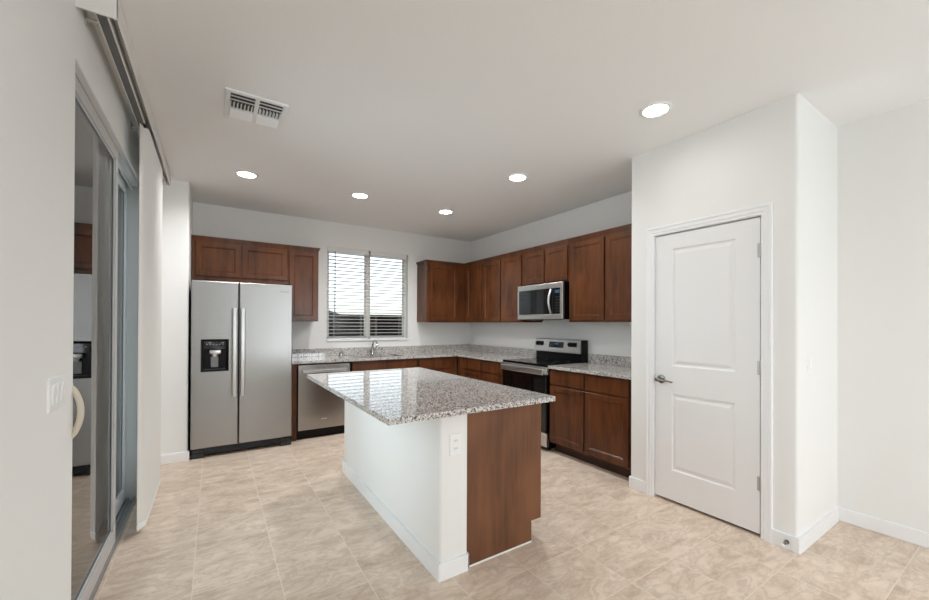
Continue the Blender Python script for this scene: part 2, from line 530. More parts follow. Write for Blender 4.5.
# jamb and casing
b = B()
box(b, PXF - .001, PXF + .11, DA, DA + .018, 0, PDZ); box(b, PXF - .001, PXF + .11, DB - .018, DB, 0, PDZ)
box(b, PXF - .001, PXF + .11, DB - .018, DA + .018, PDZ, PDZ + .018)
box(b, SB + .038, SB + .05, DA - .012, DA, 0, PDZ); box(b, SB + .038, SB + .05, DB, DB + .012, 0, PDZ); box(b, SB + .038, SB + .05, DB, DA, PDZ - .012, PDZ)
obj('jamb', b, TRIM, d2)
b = B()
CW = .06
ci0, ci1, cz = DB - .005, DA + .005, PDZ + .005
prev = None
for o_, t in ((0, 0), (0, .008), (.014, .008), (.017, .012), (.040, .012), (.045, .016), (CW - .003, .016), (CW, .013), (CW, 0)):
    cur = [b.verts.new((PXF - t, y, z)) for y, z in ((ci1 + o_, 0), (ci1 + o_, cz + o_), (ci0 - o_, cz + o_), (ci0 - o_, 0))]
    if prev:
        for k in range(3):
            b.faces.new((prev[k], prev[k + 1], cur[k + 1], cur[k]))
    prev = cur
obj('casing', b, TRIM, d2)
for hz in (1.826, 1.075, .338):
    b = B(); tube(b, [(SB - .008, DB + .002, hz - .045), (SB - .008, DB + .002, hz + .045)], .0065, 10)
    box(b, SB - .0055, SB - .003, DB + .002, DB + .022, hz - .045, hz + .045)
    tube(b, [(SB - .008, DB + .002, hz + .045), (SB - .008, DB + .002, hz + .052)], .004, 8)
    obj('hinge', b, HINGE, slab, True)
HY, HZ = -3.778, .928
b = B()
MX = Matrix.Translation((SB - .004, HY, HZ)) @ Matrix.Rotation(math.radians(-90), 4, 'Y')
lathe(b, MX, [(.033, 0), (.033, .005), (.029, .011), (.015, .013), (.0125, .02), (.0125, .045), (.016, .05), (.016, .062), (.010, .066)], 28)
tube(b, [(SB - .06, HY, HZ), (SB - .062, HY - .03, HZ - .002), (SB - .058, HY - .07, HZ - .004), (SB - .05, HY - .112, HZ - .01)], [.011, .010, .009, .007], 12, sx=.8)
obj('lever_handle', b, NICKEL, slab, True, 'satin nickel lever handle')
obj('latch_plate', bx(SB - .006, SB + .02, DA - .004, DA - .001, HZ - .03, HZ + .03), NICKEL, slab)
# doorstop on the baseboard
b = B()
tube(b, [(PXF - BBT, -4.585, .047), (PXF - BBT - .008, -4.585, .047)], .013, 14)
hel = [(PXF - BBT - .008 - .055 * t / 90, -4.585 + .0065 * math.cos(t * .9), .047 + .0065 * math.sin(t * .9)) for t in range(91)]
tube(b, hel, .0016, 5)
ds = thing('door_stop', 'small metal spring door stop on the baseboard by the pantry corner', 'door stop', (PXF - BBT - .03, -4.585, .034))
obj('spring', b, NICKEL, ds, True)
b = B(); tube(b, [(PXF - BBT - .06, -4.585, .047), (PXF - BBT - .075, -4.585, .047)], .009, 12)
obj('rubber_tip', b, WHITEP, ds, True)

# ------------------------------------------------------------------ patio door (door_1)
d1 = thing('door_1', 'sliding glass patio door in pale vinyl frame', 'door', (XL - .08, (DY0 + DY1) / 2, 0), kind='structure')
b = B()
fx0, fx1 = XL - .13, XL - .0065
box(b, fx0, fx1, FY0, FY0 + .035, 0, DZ); box(b, fx0, fx1, DY1 - .035, DY1, 0, DZ); box(b, fx0, fx1, FY0, DY1, DZ - .045, DZ)
box(b, XL - .048, XL - .04, DY0 + .035, DY1 - .035, DZ - .075, DZ - .045)
box(b, XL - .10, XL - .09, DY0 + .035, DY1 - .035, DZ - .075, DZ - .045)
obj('frame', b, DVINYL, d1)
b = B()
box(b, fx0, XL - .006, FY0, DY1, 0, .018, .003)
for x in (-.012, -.05, -.07, -.106):
    box(b, XL + x - .004, XL + x + .004, DY0, DY1, .018, .042)
obj('track', b, MGREY, d1)


def slider(name, xc, y0, y1, z0, z1, mt):
    b = B(); s = .062; t = .016
    box(b, xc - t, xc + t, y0, y0 + s, z0, z1, .003); box(b, xc - t, xc + t, y1 - s, y1, z0, z1, .003)
    box(b, xc - t, xc + t, y0 + s, y1 - s, z0, z0 + .085, .003); box(b, xc - t, xc + t, y0 + s, y1 - s, z1 - s, z1, .003)
    # glazing bead
    for q in (xc - .010, xc + .006):
        box(b, q, q + .004, y0 + s, y0 + s + .012, z0 + .085, z1 - s); box(b, q, q + .004, y1 - s - .012, y1 - s, z0 + .085, z1 - s)
        box(b, q, q + .004, y0 + s, y1 - s, z0 + .085, z0 + .097); box(b, q, q + .004, y0 + s, y1 - s, z1 - s - .012, z1 - s)
    p = obj(name, b, mt, d1)
    b = B(); box(b, xc - .003, xc + .003, y0 + s - .004, y1 - s + .004, z0 + .08, z1 - s + .004)
    g = obj('glass', b, DGLASS, p)
    return p


sl = slider('sliding_panel', XL - .024, FY0 + .037, -2.37, .044, DZ - .048, DVINYL)
slider('fixed_panel', XL - .082, -2.46, DY1 - .037, .044, DZ - .048, DVINYL)
b = B()
hy = -3.285
arc = [(XL - .006 + .030 * math.sin(math.pi * k / 14) ** .7, hy, .885 + .2 * k / 14) for k in range(15)]
tube(b, arc, .011, 12, sx=1.0)
box(b, XL - .008, XL - .002, hy - .018, hy + .018, .87, 1.10, .003)
obj('pull_handle', b, BEIGE, sl, True, 'beige curved pull handle')

# vertical blind stacked at the far end of the patio door
vb = thing('vertical_blind', 'white vertical blind stacked open beside the patio door', 'blind', (XL + .08, -2.1, 2.5))
VX = -3.925; VZ0 = 2.628; VY0, VY1 = -3.29, -.90
b = B()
box(b, VX - .008, VX, VY0, VY1, VZ0, H - .004, .0025)
box(b, XL, VX, VY0, VY0 + .008, VZ0, H - .004); box(b, XL + .02, VX, VY1 - .008, VY1, VZ0, H - .004)
obj('valance', b, VANE, vb)
obj('valance_gap_shade', bx(VX - .0105, VX - .0082, VY0 + .009, VY1 - .009, VZ0 + .004, H - .008), OLIVE, vb)  # thin sheet coloured like the ceiling shadow between headrail and valance
b = B()
hx0, hx1 = -4.004, -3.957
box(b, hx0, hx0 + .004, VY0 + .02, VY1 - .02, VZ0 + .008, VZ0 + .04); box(b, hx1 - .007, hx1, VY0 + .02, VY1 - .02, VZ0 + .004, VZ0 + .04)
box(b, hx0, hx1, VY0 + .02, VY1 - .02, VZ0 + .036, VZ0 + .046)
obj('headrail', b, VANE, vb)
b = B(); box(b, hx0 + .004, hx1 - .007, VY0 + .021, VY1 - .021, VZ0 + .016, VZ0 + .035)
obj('rail_channel', b, ALUG, vb)
for yb in (-3.15, -2.02):
    b = B(); box(b, XL, XL + .004, yb - .012, yb + .012, 2.64, H - .03); box(b, XL, hx0, yb - .012, yb + .012, 2.664, 2.67)
    obj('bracket', b, CLEARBR, vb)
NV = 25
VC = -3.961                       # centre line of the vanes
ca, sa = math.cos(math.radians(64)), math.sin(math.radians(64))
for i in range(NV):
    y = -2.215 + .80 * i / (NV - 1)

    def pt(a, z, off=0):
        w = (a - .5) * .089; c = .007 * (1 - (2 * a - 1) ** 2) + off
        return Vector((VC + w * ca - c * sa, y + w * sa + c * ca, z))
    b = B()
    for k in range(6):     # gently cupped vane
        a0, a1 = k / 6, (k + 1) / 6
        quad(b, [pt(a0, .03), pt(a1, .03), pt(a1, 2.617), pt(a0, 2.617)])
        quad(b, [pt(a1, .03, .0012), pt(a0, .03, .0012), pt(a0, 2.617, .0012), pt(a1, 2.617, .0012)])
    vane = obj('vane', b, VANE, vb, True)
    obj('carrier', bx(VC - .006, VC + .006, y - .002, y + .008, 2.61, VZ0 + .016), DGREY, vane)
    b = B()
    vs = [b.verts.new(pt(a, z, o_)) for a in (.04, .96) for z in (.026, .058) for o_ in (-.002, .0045)]
    bmesh.ops.convex_hull(b, input=vs)
    obj('weight', b, WHITEP, vane)

# ------------------------------------------------------------------ kitchen window (window_1)
w1 = thing('window_1', 'white framed two-light window above the sink', 'window', ((WX0 + WX1) / 2, .08, WZ0), kind='structure')
b = B()
xm = (WX0 + WX1) / 2 - .005
for x0, x1 in ((WX0, WX0 + .035), (WX1 - .035, WX1), (xm - .028, xm + .028)):
    box(b, x0, x1, .085, .14, WZ0, WZ1, .002)
box(b, WX0, WX1, .085, .14, WZ0, WZ0 + .04, .002); box(b, WX0, WX1, .085, .14, WZ1 - .035, WZ1, .002)
for x0, x1 in ((WX0 + .035, xm - .028), (xm + .028, WX1 - .035)):
    for q0, q1 in ((x0, x0 + .014), (x1 - .014, x1)):
        box(b, q0, q1, .1, .125, WZ0 + .04, WZ1 - .035)
    box(b, x0, x1, .1, .125, WZ0 + .04, WZ0 + .054); box(b, x0, x1, .1, .125, WZ1 - .049, WZ1 - .035)
obj('window_frame', b, VINYL, w1)
b = B(); box(b, WX0 + .03, xm - .02, .111, .115, WZ0 + .03, WZ1 - .03); box(b, xm + .02, WX1 - .03, .111, .115, WZ0 + .03, WZ1 - .03)
obj('glass', b, GLASS, w1)
obj('sill', bx(WX0 - .0, WX1 + .0, -.018, .085, WZ0 - .004, WZ0 + .016, .004), TRIM, w1)


def window_blind(x0, x1, label, wand):
    t = thing('window_blind', label, 'blind', ((x0 + x1) / 2, .04, WZ0 + .02), 'blinds in the window over the sink')
    obj('headrail', bx(x0, x1, .012, .062, WZ1 - .05, WZ1 - .002, .003), BLIND, t)
    obj('valance', bx(x0 - .003, x1 + .003, .004, .011, WZ1 - .062, WZ1 - .001, .002), BLIND, t)
    b = B(); zb = WZ0 + .038; zt = WZ1 - .075; n = 25
    for i in range(n):
        z = zb + .02 + (zt - zb - .02) * i / (n - 1)
        for s in (0, 1):
            zz = z + .0028 * s
            pass
        for k in range(4):
            a0, a1 = k / 4, (k + 1) / 4
            def P(a, x, dz):
                return Vector((x, .013 + .048 * a, z + .0025 * (1 - (2 * a - 1) ** 2) - .006 * (a - .5) + dz))
            quad(b, [P(a0, x0 + .003, .0015), P(a0, x1 - .003, .0015), P(a1, x1 - .003, .0015), P(a1, x0 + .003, .0015)])
            quad(b, [P(a0, x0 + .003, -.0015), P(a0, x1 - .003, -.0015), P(a1, x1 - .003, -.0015), P(a1, x0 + .003, -.0015)])
        quad(b, [P(0, x0 + .003, -.0015), P(0, x1 - .003, -.0015), P(0, x1 - .003, .0015), P(0, x0 + .003, .0015)])
    obj('slats', b, BLIND, t)
    obj('bottom_rail', bx(x0 + .002, x1 - .002, .014, .06, WZ0 + .018, WZ0 + .036, .003), BLIND, t)
    b = B()
    for fx in (.17, .83):
        x = x0 + (x1 - x0) * fx
        for yy in (.012, .062):
            tube(b, [(x, yy, WZ0 + .03), (x, yy, WZ1 - .05)], .0012, 6)
    obj('ladder_cords', b, BLIND, t)
    if wand:
        b = B(); xw = x0 + .1
        tube(b, [(xw, .003, WZ1 - .06), (xw, .001, WZ1 - .075), (xw, .001, WZ1 - .87)], .005, 8)
        tube(b, [(xw, .001, WZ1 - .87), (xw, .001, WZ1 - .91)], .006, 8)
        obj('tilt_wand', b, DGREY, t, True)


window_blind(WX0 + .006, xm - .016, 'open white slat blind with hanging wand, beside the tall upper cabinet', True)
window_blind(xm + .016, WX1 - .03, 'open white slat blind without wand, behind the kitchen faucet', False)


# ------------------------------------------------------------------ cabinets
def shade_bevel(b):
    return b


CB, CT = 1.376, 2.29
UD = .33      # carcass depth to the face frame
FB, FR = frame_back(-UD), frame_right(-UD)


def pdoor(M, u0, u1, v0, v1, parent, drawer=False):
    b = B(); rings(b, M, min(u0, u1), max(u0, u1), v0, v1, DRAWSTEPS if drawer else DOORSTEPS)
    return obj('drawer' if drawer else 'door', b, WOOD, parent)


def crown(bm, x0, x1, y0, y1, sides):
    """small stepped moulding on top of an upper cabinet"""
    for t, z0, z1 in ((.006, CT - .036, CT - .02), (.013, CT - .02, CT - .006), (.018, CT - .006, CT + .003)):
        box(bm, x0 - (t if 'l' in sides else 0), x1 + (t if 'r' in sides else 0), y0 - (t if 'f' in sides else 0), y1, z0, z1)


def upper_back(label, x0, x1, z0, doors, dz0, sides='f', dz1=2.232):
    t = thing('wall_cabinet', label, 'cabinet', ((x0 + x1) / 2, -UD / 2, z0), 'dark wood wall cabinets')
    obj('carcass', bx(x0, x1, -UD, -.0005, z0, CT - .03), WOOD, t)
    b = B(); crown(b, x0, x1, -UD, -.0005, sides); obj('crown_moulding', b, WOOD, t)
    for a, c in doors:
        pdoor(FB, a, c, dz0, dz1, t)
    return t


upper_back('short dark wood wall cabinet with two doors above the refrigerator', XA + .004, -2.842, 1.80, [(-3.75, -3.333), (-3.318, -2.853)], 1.862, 'f')
upper_back('tall single-door dark wood wall cabinet between refrigerator and window', -2.84, -2.494, CB, [(-2.828, -2.508)], CB + .016, 'fr')
upper_back('single-door dark wood wall cabinet between window and room corner', -.985, -.3305, CB, [(-.935, -.455)], CB + .016, 'fl')


def upper_right(label, y0, y1, z0, doors, dz0, blind=False):
    t = thing('wall_cabinet', label, 'cabinet', (-UD / 2, (y0 + y1) / 2, z0), 'dark wood wall cabinets')
    obj('carcass', bx(-UD, -.0005, y0, y1, z0, CT - .03), WOOD, t)
    b = B()
    ya, yb = sorted((y0, y1))
    for tt, za, zb in ((.006, CT - .036, CT - .02), (.013, CT - .02, CT - .006), (.018, CT - .006, CT + .003)):
        box(b, -UD - tt, -.0005, ya, yb if yb < -.1 else -.3487, za, zb)
    obj('crown_moulding', b, WOOD, t)
    for a, c in doors:
        pdoor(FR, a, c, dz0, 2.232, t)
    return t


upper_right('narrow single-door dark wood wall cabinet at the room corner over the counter', -.001, -.838, CB, [(-.407, -.822)], CB + .016)
upper_right('two-door dark wood wall cabinet between corner and microwave', -.840, RA + .004, CB, [(-.854, -1.268), (-1.288, -1.702)], CB + .016)
upper_right('short two-door dark wood cabinet above the microwave', RA + .002, RB - .002, 1.828, [(-1.745, -2.113), (-2.130, -2.478)], 1.843)
upper_right('tall two-door dark wood wall cabinet between microwave and pantry', RB - .004, PY0 + .001, CB, [(-2.527, -2.966), (-2.992, -3.447)], CB + .016)

# base cabinets
BD = .61
BB_, BR_ = frame_back(-BD), frame_right(-BD)


def base_back(label, x0, x1, fronts):
    t = thing('base_cabinet', label, 'cabinet', ((x0 + x1) / 2, -BD / 2, 0), 'dark wood base cabinets')
    obj('carcass', bx(x0, x1, -BD, -.001, .102, .882), WOOD, t)
    obj('toe_kick', bx(x0, x1, -BD + .075, -.05, 0, .1018), WOODIN, t)
    for a, c, z0, z1, dr in fronts:
        pdoor(BB_, a, c, z0, z1, t, dr)
    return t


def base_right(label, y0, y1, fronts):
    t = thing('base_cabinet', label, 'cabinet', (-BD / 2, (y0 + y1) / 2, 0), 'dark wood base cabinets')
    obj('carcass', bx(-BD, -.001, y0, y1, .102, .882), WOOD, t)
    obj('toe_kick', bx(-BD + .075, -.05, y0, y1, 0, .1018), WOODIN, t)
    for a, c, z0, z1, dr in fronts:
        pdoor(BR_, a, c, z0, z1, t, dr)
    return t


tag(obj('end_panel', bx(-2.842, -2.786, -.628, -.001, 0, .882), WOOD), 'narrow dark wood end panel between refrigerator and dishwasher', 'panel')
sinkb = thing('base_cabinet', 'dark wood sink base cabinet beside the dishwasher under the faucet', 'cabinet', (-1.71, -.3, 0), 'dark wood base cabinets')
b = B()   # open-topped carcass around the sink bowl
box(b, -2.17, -2.152, -BD, -.001, .102, .882); box(b, -1.268, -1.25, -BD, -.001, .102, .882)
box(b, -2.17, -1.25, -BD, -BD + .018, .102, .882); box(b, -2.17, -1.25, -.019, -.001, .102, .882); box(b, -2.17, -1.25, -BD, -.001, .102, .12)
obj('carcass', b, WOOD, sinkb)
obj('toe_kick', bx(-2.17, -1.25, -BD + .075, -.05, 0, .1018), WOODIN, sinkb)
for a, c in ((-2.155, -1.722), (-1.706, -1.268)):
    pdoor(BB_, a, c, .124, .705, sinkb)
b = B(); rings(b, BB_, -2.155, -1.268, .722, .858, DRAWSTEPS)
obj('false_front', b, WOOD, sinkb)
base_back('dark wood base cabinet at the inner corner, beside the sink cabinet', -1.248, -.632, [(-1.235, -.75, .722, .858, True), (-1.235, -.75, .124, .705, False)])
base_right('dark wood base cabinet between inner corner and range', -.612, RA + .004,
           [(-.70, -1.207, .722, .858, True), (-1.219, -1.690, .722, .858, True), (-.70, -1.207, .124, .705, False), (-1.219, -1.690, .124, .705, False)])
base_right('two-door dark wood base cabinet between range and pantry', RB - .004, PY0 + .001,
           [(-2.503, -2.954, .722, .858, True), (-2.973, -3.444, .722, .858, True), (-2.503, -2.954, .124, .705, False), (-2.973, -3.444, .124, .705, False)])

# worktops
TZ0, TZ1 = .884, .914
SX0, SX1, SY0, SY1 = -2.08, -1.42, -.52, -.14
wt = thing('worktop', 'speckled granite worktop running around the corner under the window', 'worktop', (-1.5, -.4, TZ0))
b = B()
box(b, -2.842, SX0, -.65, -.001, TZ0, TZ1); box(b, SX1, -.001, -.65, -.001, TZ0, TZ1)
box(b, SX0, SX1, -.65, SY0, TZ0, TZ1); box(b, SX0, SX1, SY1, -.001, TZ0, TZ1)
box(b, -.65, -.001, RA + .004, -.65, TZ0, TZ1)
obj('slab', b, GRANITE, wt)
tag(obj('backsplash', bx(-2.842, -.001, -.021, -.001, TZ1 + .0003, 1.016, .002), GRANITE), 'long low granite backsplash under the window behind the faucet', 'backsplash')
tag(obj('backsplash', bx(-.021, -.001, RA + .004, -.0213, TZ1 + .0003, 1.016, .002), GRANITE), 'low granite backsplash between the room corner and the range', 'backsplash')
wt = thing('worktop', 'short granite worktop between range and pantry', 'worktop', (-.3, -3, TZ0))
obj('slab', bx(-.65, -.001, PY0 + .001, RB - .004, TZ0, TZ1, .003), GRANITE, wt)
tag(obj('backsplash', bx(-.021, -.001, PY0 + .001, RB - .004, TZ1 + .0003, 1.016, .002), GRANITE), 'low granite backsplash between the range and the pantry', 'backsplash')

# sink and faucet
sk = thing('sink', 'undermount stainless sink sunk in the worktop under the window', 'sink', ((SX0 + SX1) / 2, (SY0 + SY1) / 2, .70))
b = B()
box(b, SX0 - .012, SX0 + .003, SY0 - .012, SY1 + .012, .70, TZ0 - .0005); box(b, SX1 - .003, SX1 + .012, SY0 - .012, SY1 + .012, .70, TZ0 - .0005)
box(b, SX0, SX1, SY0 - .012, SY0 + .003, .70, TZ0 - .0005); box(b, SX0, SX1, SY1 - .003, SY1 + .012, .70, TZ0 - .0005)
box(b, SX0, SX1, SY0, SY1, .70, .706)
obj('bowl', b, STEELX, sk)
b = B(); lathe(b, Matrix.Translation(((SX0 + SX1) / 2, (SY0 + SY1) / 2, .706)), [(.045, 0), (.045, .003), (.03, .002), (.02, .0005)], 20)
obj('drain', b, CHROME, sk, True)
FXc, FYc = -1.71, -.085
ft = thing('faucet', 'small chrome faucet behind the sink', 'faucet', (FXc, FYc, TZ1))
b = B()
lathe(b, Matrix.Translation((FXc, FYc, TZ1)), [(.03, 0), (.03, .006), (.024, .012), (.021, .03), (.021, .085), (.017, .095)], 20)
obj('body', b, CHROME, ft, True)
b = B()
sp = [(FXc, FYc, TZ1 + .09)] + [(FXc + .012 * k / 10, FYc - .085 + .085 * math.cos(k * math.pi / 10 * .95), TZ1 + .125 + .075 * math.sin(k * math.pi / 10 * .95)) for k in range(11)]
tube(b, sp, [.0135] * 11 + [.016], 12)
tube(b, [sp[-1], Vector(sp[-1]) + Vector((0, -.003, -.035))], .0165, 12)
obj('spout', b, CHROME, ft, True)
b = B(); tube(b, [(FXc, FYc, TZ1 + .06), (FXc + .035, FYc - .005, TZ1 + .066), (FXc + .05, FYc - .012, TZ1 + .115)], [.012, .01, .007], 10)
obj('handle', b, CHROME, ft, True)
tag(obj('air_gap', (lambda q: (lathe(q, Matrix.Translation((-2.14, -.055, TZ1)), [(.021, 0), (.021, .04), (.017, .05), (.007, .054)], 18), q)[1])(B()), CHROME, None, True),
    'small chrome air gap cap on the worktop near the dishwasher', 'air gap')

# ------------------------------------------------------------------ refrigerator
RX0, RX1, RF, RT = -3.768, -2.858, -.766, 1.772
SEAM = -3.366
fr = thing('refrigerator', 'stainless side-by-side refrigerator with water dispenser', 'refrigerator', ((RX0 + RX1) / 2, -.4, 0))
obj('body', bx(RX0 + .004, RX1 - .004, -.70, -.03, .03, RT - .012, .004), BLACK, fr, label='black refrigerator body')
# freezer door with a cut-out for the dispenser
DX0, DX1, DZ0, DZ1 = -3.686, -3.457, .865, 1.182
b = B()
fy0, fy1 = RF, -.703
box(b, RX0, DX0, fy0, fy1, .10, RT, .006, 3); box(b, DX1, SEAM - .004, fy0, fy1, .10, RT, .006, 3)
b2 = B()
fd = None
b.free(); b2.free()
b = B(); MB_ = frame_back(-.703)
T_ = -.703 - RF


def plate_with_hole(bm, M, u0, u1, v0, v1, h, depth, bev=.008):
    a0, a1, c0, c1 = h
    def V(u, d, v):
        return bm.verts.new(M @ Vector((u, d, v)))
    o0 = [V(u0, 0, v0), V(u1, 0, v0), V(u1, 0, v1), V(u0, 0, v1)]
    o1 = [V(u0, depth - bev, v0), V(u1, depth - bev, v0), V(u1, depth - bev, v1), V(u0, depth - bev, v1)]
    k = bev * .3
    om = [V(u0 + k, depth - k, v0 + k), V(u1 - k, depth - k, v0 + k), V(u1 - k, depth - k, v1 - k), V(u0 + k, depth - k, v1 - k)]
    o2 = [V(u0 + bev, depth, v0 + bev), V(u1 - bev, depth, v0 + bev), V(u1 - bev, depth, v1 - bev), V(u0 + bev, depth, v1 - bev)]
    seq = [o0, o1, om, o2]
    if h[0] is not None:
        i0 = [V(a0, depth, c0), V(a1, depth, c0), V(a1, depth, c1), V(a0, depth, c1)]
        i1 = [V(a0, depth - .058, c0), V(a1, depth - .058, c0), V(a1, depth - .058, c1), V(a0, depth - .058, c1)]
        seq += [i0, i1]
    for A, C in zip(seq, seq[1:]):
        for i in range(4):
            bm.faces.new((A[i], A[(i + 1) % 4], C[(i + 1) % 4], C[i]))
    bm.faces.new(seq[-1]); bm.faces.new(o0[::-1])


plate_with_hole(b, MB_, RX0, SEAM - .004, .10, RT, (DX0, DX1, DZ0, DZ1), T_)
fz = obj('freezer_door', b, STEEL, fr)
b = B(); plate_with_hole(b, MB_, SEAM + .004, RX1, .10, RT, (None,) * 4, T_)
rd = obj('fresh_food_door', b, STEEL, fr)


def bar_handle(x, par):
    b = B()
    z0, z1 = .60, 1.505
    prof = []
    for k in range(25):
        t = k / 24; z = z0 + (z1 - z0) * t
        out = .052 + .012 * math.sin(math.pi * t)
        prof.append((z, out))
    w = .018
    vs = []
    for z, out in prof:
        ring = []
        for du, dd in ((-w, -.012), (-w, 0), (-w * .7, .006), (w * .7, .006), (w, 0), (w, -.012)):
            ring.append(b.verts.new((x + du, RF - out - dd, z)))
        vs.append(ring)
    for A, C in zip(vs, vs[1:]):
        for i in range(6):
            b.faces.new((A[i], A[(i + 1) % 6], C[(i + 1) % 6], C[i]))
    b.faces.new(vs[0][::-1]); b.faces.new(vs[-1])
    for z in (z0 + .02, z1 - .02):
        box(b, x - .014, x + .014, RF - .056, RF + .001, z - .018, z + .018, .004)
    obj('handle', b, LOGO if False else STEELH, par, False)


STEELH = steel('stainless_handle', (214, 214, 213), .3, 'z')
bar_handle(SEAM - .036, fz); bar_handle(SEAM + .036, rd)
# dispenser
b = B(); M2 = frame_back(RF + .0)
rings(b, M2, DX0 - .004, DX1 + .004, DZ0 - .004, DZ1 + .004, [(0, -.002), (0, .004), (.004, .006), (.012, .005), (.016, -.004), (.018, -.05)], back=False)
obj('dispenser_surround', b, BLACK, fz)
obj('control_panel', bx(DX0 + .016, DX1 - .016, RF - .003, RF + .04, DZ1 - .10, DZ1 - .014, .004), BGLASS, fz)
b = B()
for k in range(6):
    box(b, DX0 + .04 + .027 * k, DX0 + .054 + .027 * k, RF - .0042, RF - .002, DZ1 - .052, DZ1 - .043)
box(b, DX0 + .062, DX0 + .082, RF - .0042, RF - .002, DZ1 - .036, DZ1 - .026); box(b, DX1 - .06, DX1 - .04, RF - .0042, RF - .002, DZ1 - .036, DZ1 - .026)
obj('control_icons', b, MGREY, fz)
b = B()
box(b, DX0 + .07, DX1 - .065, RF - .002, RF + .05, DZ1 - .145, DZ1 - .105, .008)
lathe(b, Matrix.Translation(((DX0 + DX1) / 2, RF + .022, DZ1 - .175)), [(.02, 0), (.03, .03)], 18)
obj('nozzle', b, LOGO, fz, True)
b = B(); box(b, (DX0 + DX1) / 2 - .036, (DX0 + DX1) / 2 + .03, RF + .034, RF + .044, DZ0 + .035, DZ0 + .145, .004)
obj('paddle', b, MGREY, fz)
b = B(); box(b, DX0 + .02, DX1 - .02, RF - .001, RF + .05, DZ0 + .012, DZ0 + .022)
for k in range(12):
    box(b, DX0 + .03 + .0145 * k, DX0 + .035 + .0145 * k, RF + .002, RF + .045, DZ0 + .022, DZ0 + .026)
obj('drip_tray', b, DGREY, fz)
# badge, kick grille, feet
b = B(); MBD = [(-2.985, -2.965), (-2.962, -2.948), (-2.945, -2.932), (-2.929, -2.912), (-2.909, -2.895)]
for x0, x1 in MBD:
    box(b, x0, x1, RF - .0015, RF + .001, 1.688, 1.699)
obj('badge', b, MGREY, rd)
b = B()
box(b, RX0 + .01, RX1 - .01, -.715, -.69, .028, .092)
for k in range(4):
    box(b, RX0 + .12, RX1 - .12, -.722, -.712, .036 + .013 * k, .043 + .013 * k)
kg = obj('kick_grille', b, DGREY, fr)
for x in (RX0 + .055, RX1 - .055):
    b = B(); box(b, x - .055, x + .055, -.748, -.69, .0, .05, .006); box(b, x - .045, x + .045, -.755, -.69, .055, .088, .005)
    obj('foot', b, DGREY, fr)
for x in (RX0 + .05, RX1 - .05):
    obj('hinge_cover', bx(x - .045, x + .045, -.72, -.60, RT - .012, RT + .012, .005), BLACK, fr)

# ------------------------------------------------------------------ dishwasher
QX0, QX1 = -2.782, -2.176
dw = thing('dishwasher', 'stainless dishwasher with bar handle beneath the granite worktop', 'dishwasher', ((QX0 + QX1) / 2, -.3, 0))
obj('tub', bx(QX0 + .004, QX1 - .004, -.60, -.02, .02, .878), BLACK, dw, label='black dishwasher body')
b = B(); rings(b, frame_back(-.602), QX0 + .006, QX1 - .006, .108, .868, [(0, 0), (0, .034), (.004, .04)])
dwd = obj('door', b, STEELX, dw)
obj('control_strip', bx(QX0 + .008, QX1 - .008, -.641, -.604, .8685, .875), BGLASS, dwd)
b = B(); z = .792
box(b, QX0 + .05, QX1 - .05, -.69, -.674, z - .018, z + .018, .006)
for x in (QX0 + .075, QX1 - .075):
    box(b, x - .016, x + .016, -.676, -.640, z - .014, z + .014, .003)
obj('handle', b, STEELH, dwd)
b = B()
for k in range(5):
    box(b, -2.515 + .012 * k, -2.506 + .012 * k, -.6435, -.641, .218, .228)
obj('badge', b, LOGO, dwd)
obj('toe_panel', bx(QX0 + .006, QX1 - .006, -.585, -.56, .0, .1), BLACK, dw)

# ------------------------------------------------------------------ range
rg = thing('range', 'stainless and black freestanding electric range with open backguard', 'range', (-.33, (RA + RB) / 2, 0))
rg['label'] = 'stainless and black electric range standing below the microwave'
ya, yb = RB + .003, RA - .003
obj('body', bx(-.62, -.012, ya, yb, .03, .895), BLACK, rg, label='black range body')
b = B(); box(b, -.656, -.012, ya, yb, .897, .921, .004)
ck = obj('cooktop', b, BGLASS, rg)
for (x, y, r) in ((-.49, -2.30, .10), (-.49, -1.91, .08), (-.22, -2.30, .08), (-.22, -1.91, .10)):
    b = B(); lathe(b, Matrix.Translation((x, y, .9212)), [(r, 0), (r, .0004), (r - .004, .0004), (r - .004, 0)], 40, False, False)
    obj('burner_ring', b, DGREY, ck)
MRG = frame_right(-.622)
b = B(); rings(b, MRG, ya + .002, yb - .002, .205, .80, [(0, 0), (0, .035), (.004, .04)])
od = obj('oven_door', b, BLACK, rg)
b = B(); rings(b, frame_right(-.6625), ya + .012, yb - .012, .215, .775, [(0, 0), (.002, .003)])
obj('door_glass', b, BGLASS, od)
b = B(); box(b, -.655, -.62, ya, yb, .812, .894, .005)
obj('front_trim', b, STEELY, rg)
b = B(); box(b, -.706, -.684, ya + .015, yb - .015, .812, .878, .01, 3)
for y in (ya + .05, yb - .05):
    box(b, -.69, -.65, y - .02, y + .02, .825, .862, .004)
obj('handle', b, STEELY, od)
b = B(); rings(b, MRG, ya + .002, yb - .002, .05, .195, [(0, 0), (0, .035), (.006, .042)])
obj('drawer', b, STEELY, rg)
b = B()
for x, y in ((-.57, ya + .05), (-.57, yb - .05), (-.08, ya + .05), (-.08, yb - .05)):
    b = B(); tube(b, [(x, y, 0), (x, y, .035)], .018, 12); obj('foot', b, BLACK, rg)
b = B()
pz0, pz1 = 1.012, 1.172
box(b, -.11, -.014, ya, yb, .915, pz1 - .004)
obj('backguard', b, BLACK, rg)
b = B()   # sloped steel fascia
prof = [(-.11, pz0), (-.143, pz0 + .004), (-.143, pz0 + .016), (-.121, pz1 - .006), (-.115, pz1), (-.05, pz1), (-.05, pz0)]
L = [b.verts.new((x, ya + .012, z)) for x, z in prof]; Rr = [b.verts.new((x, yb - .0, z)) for x, z in prof]
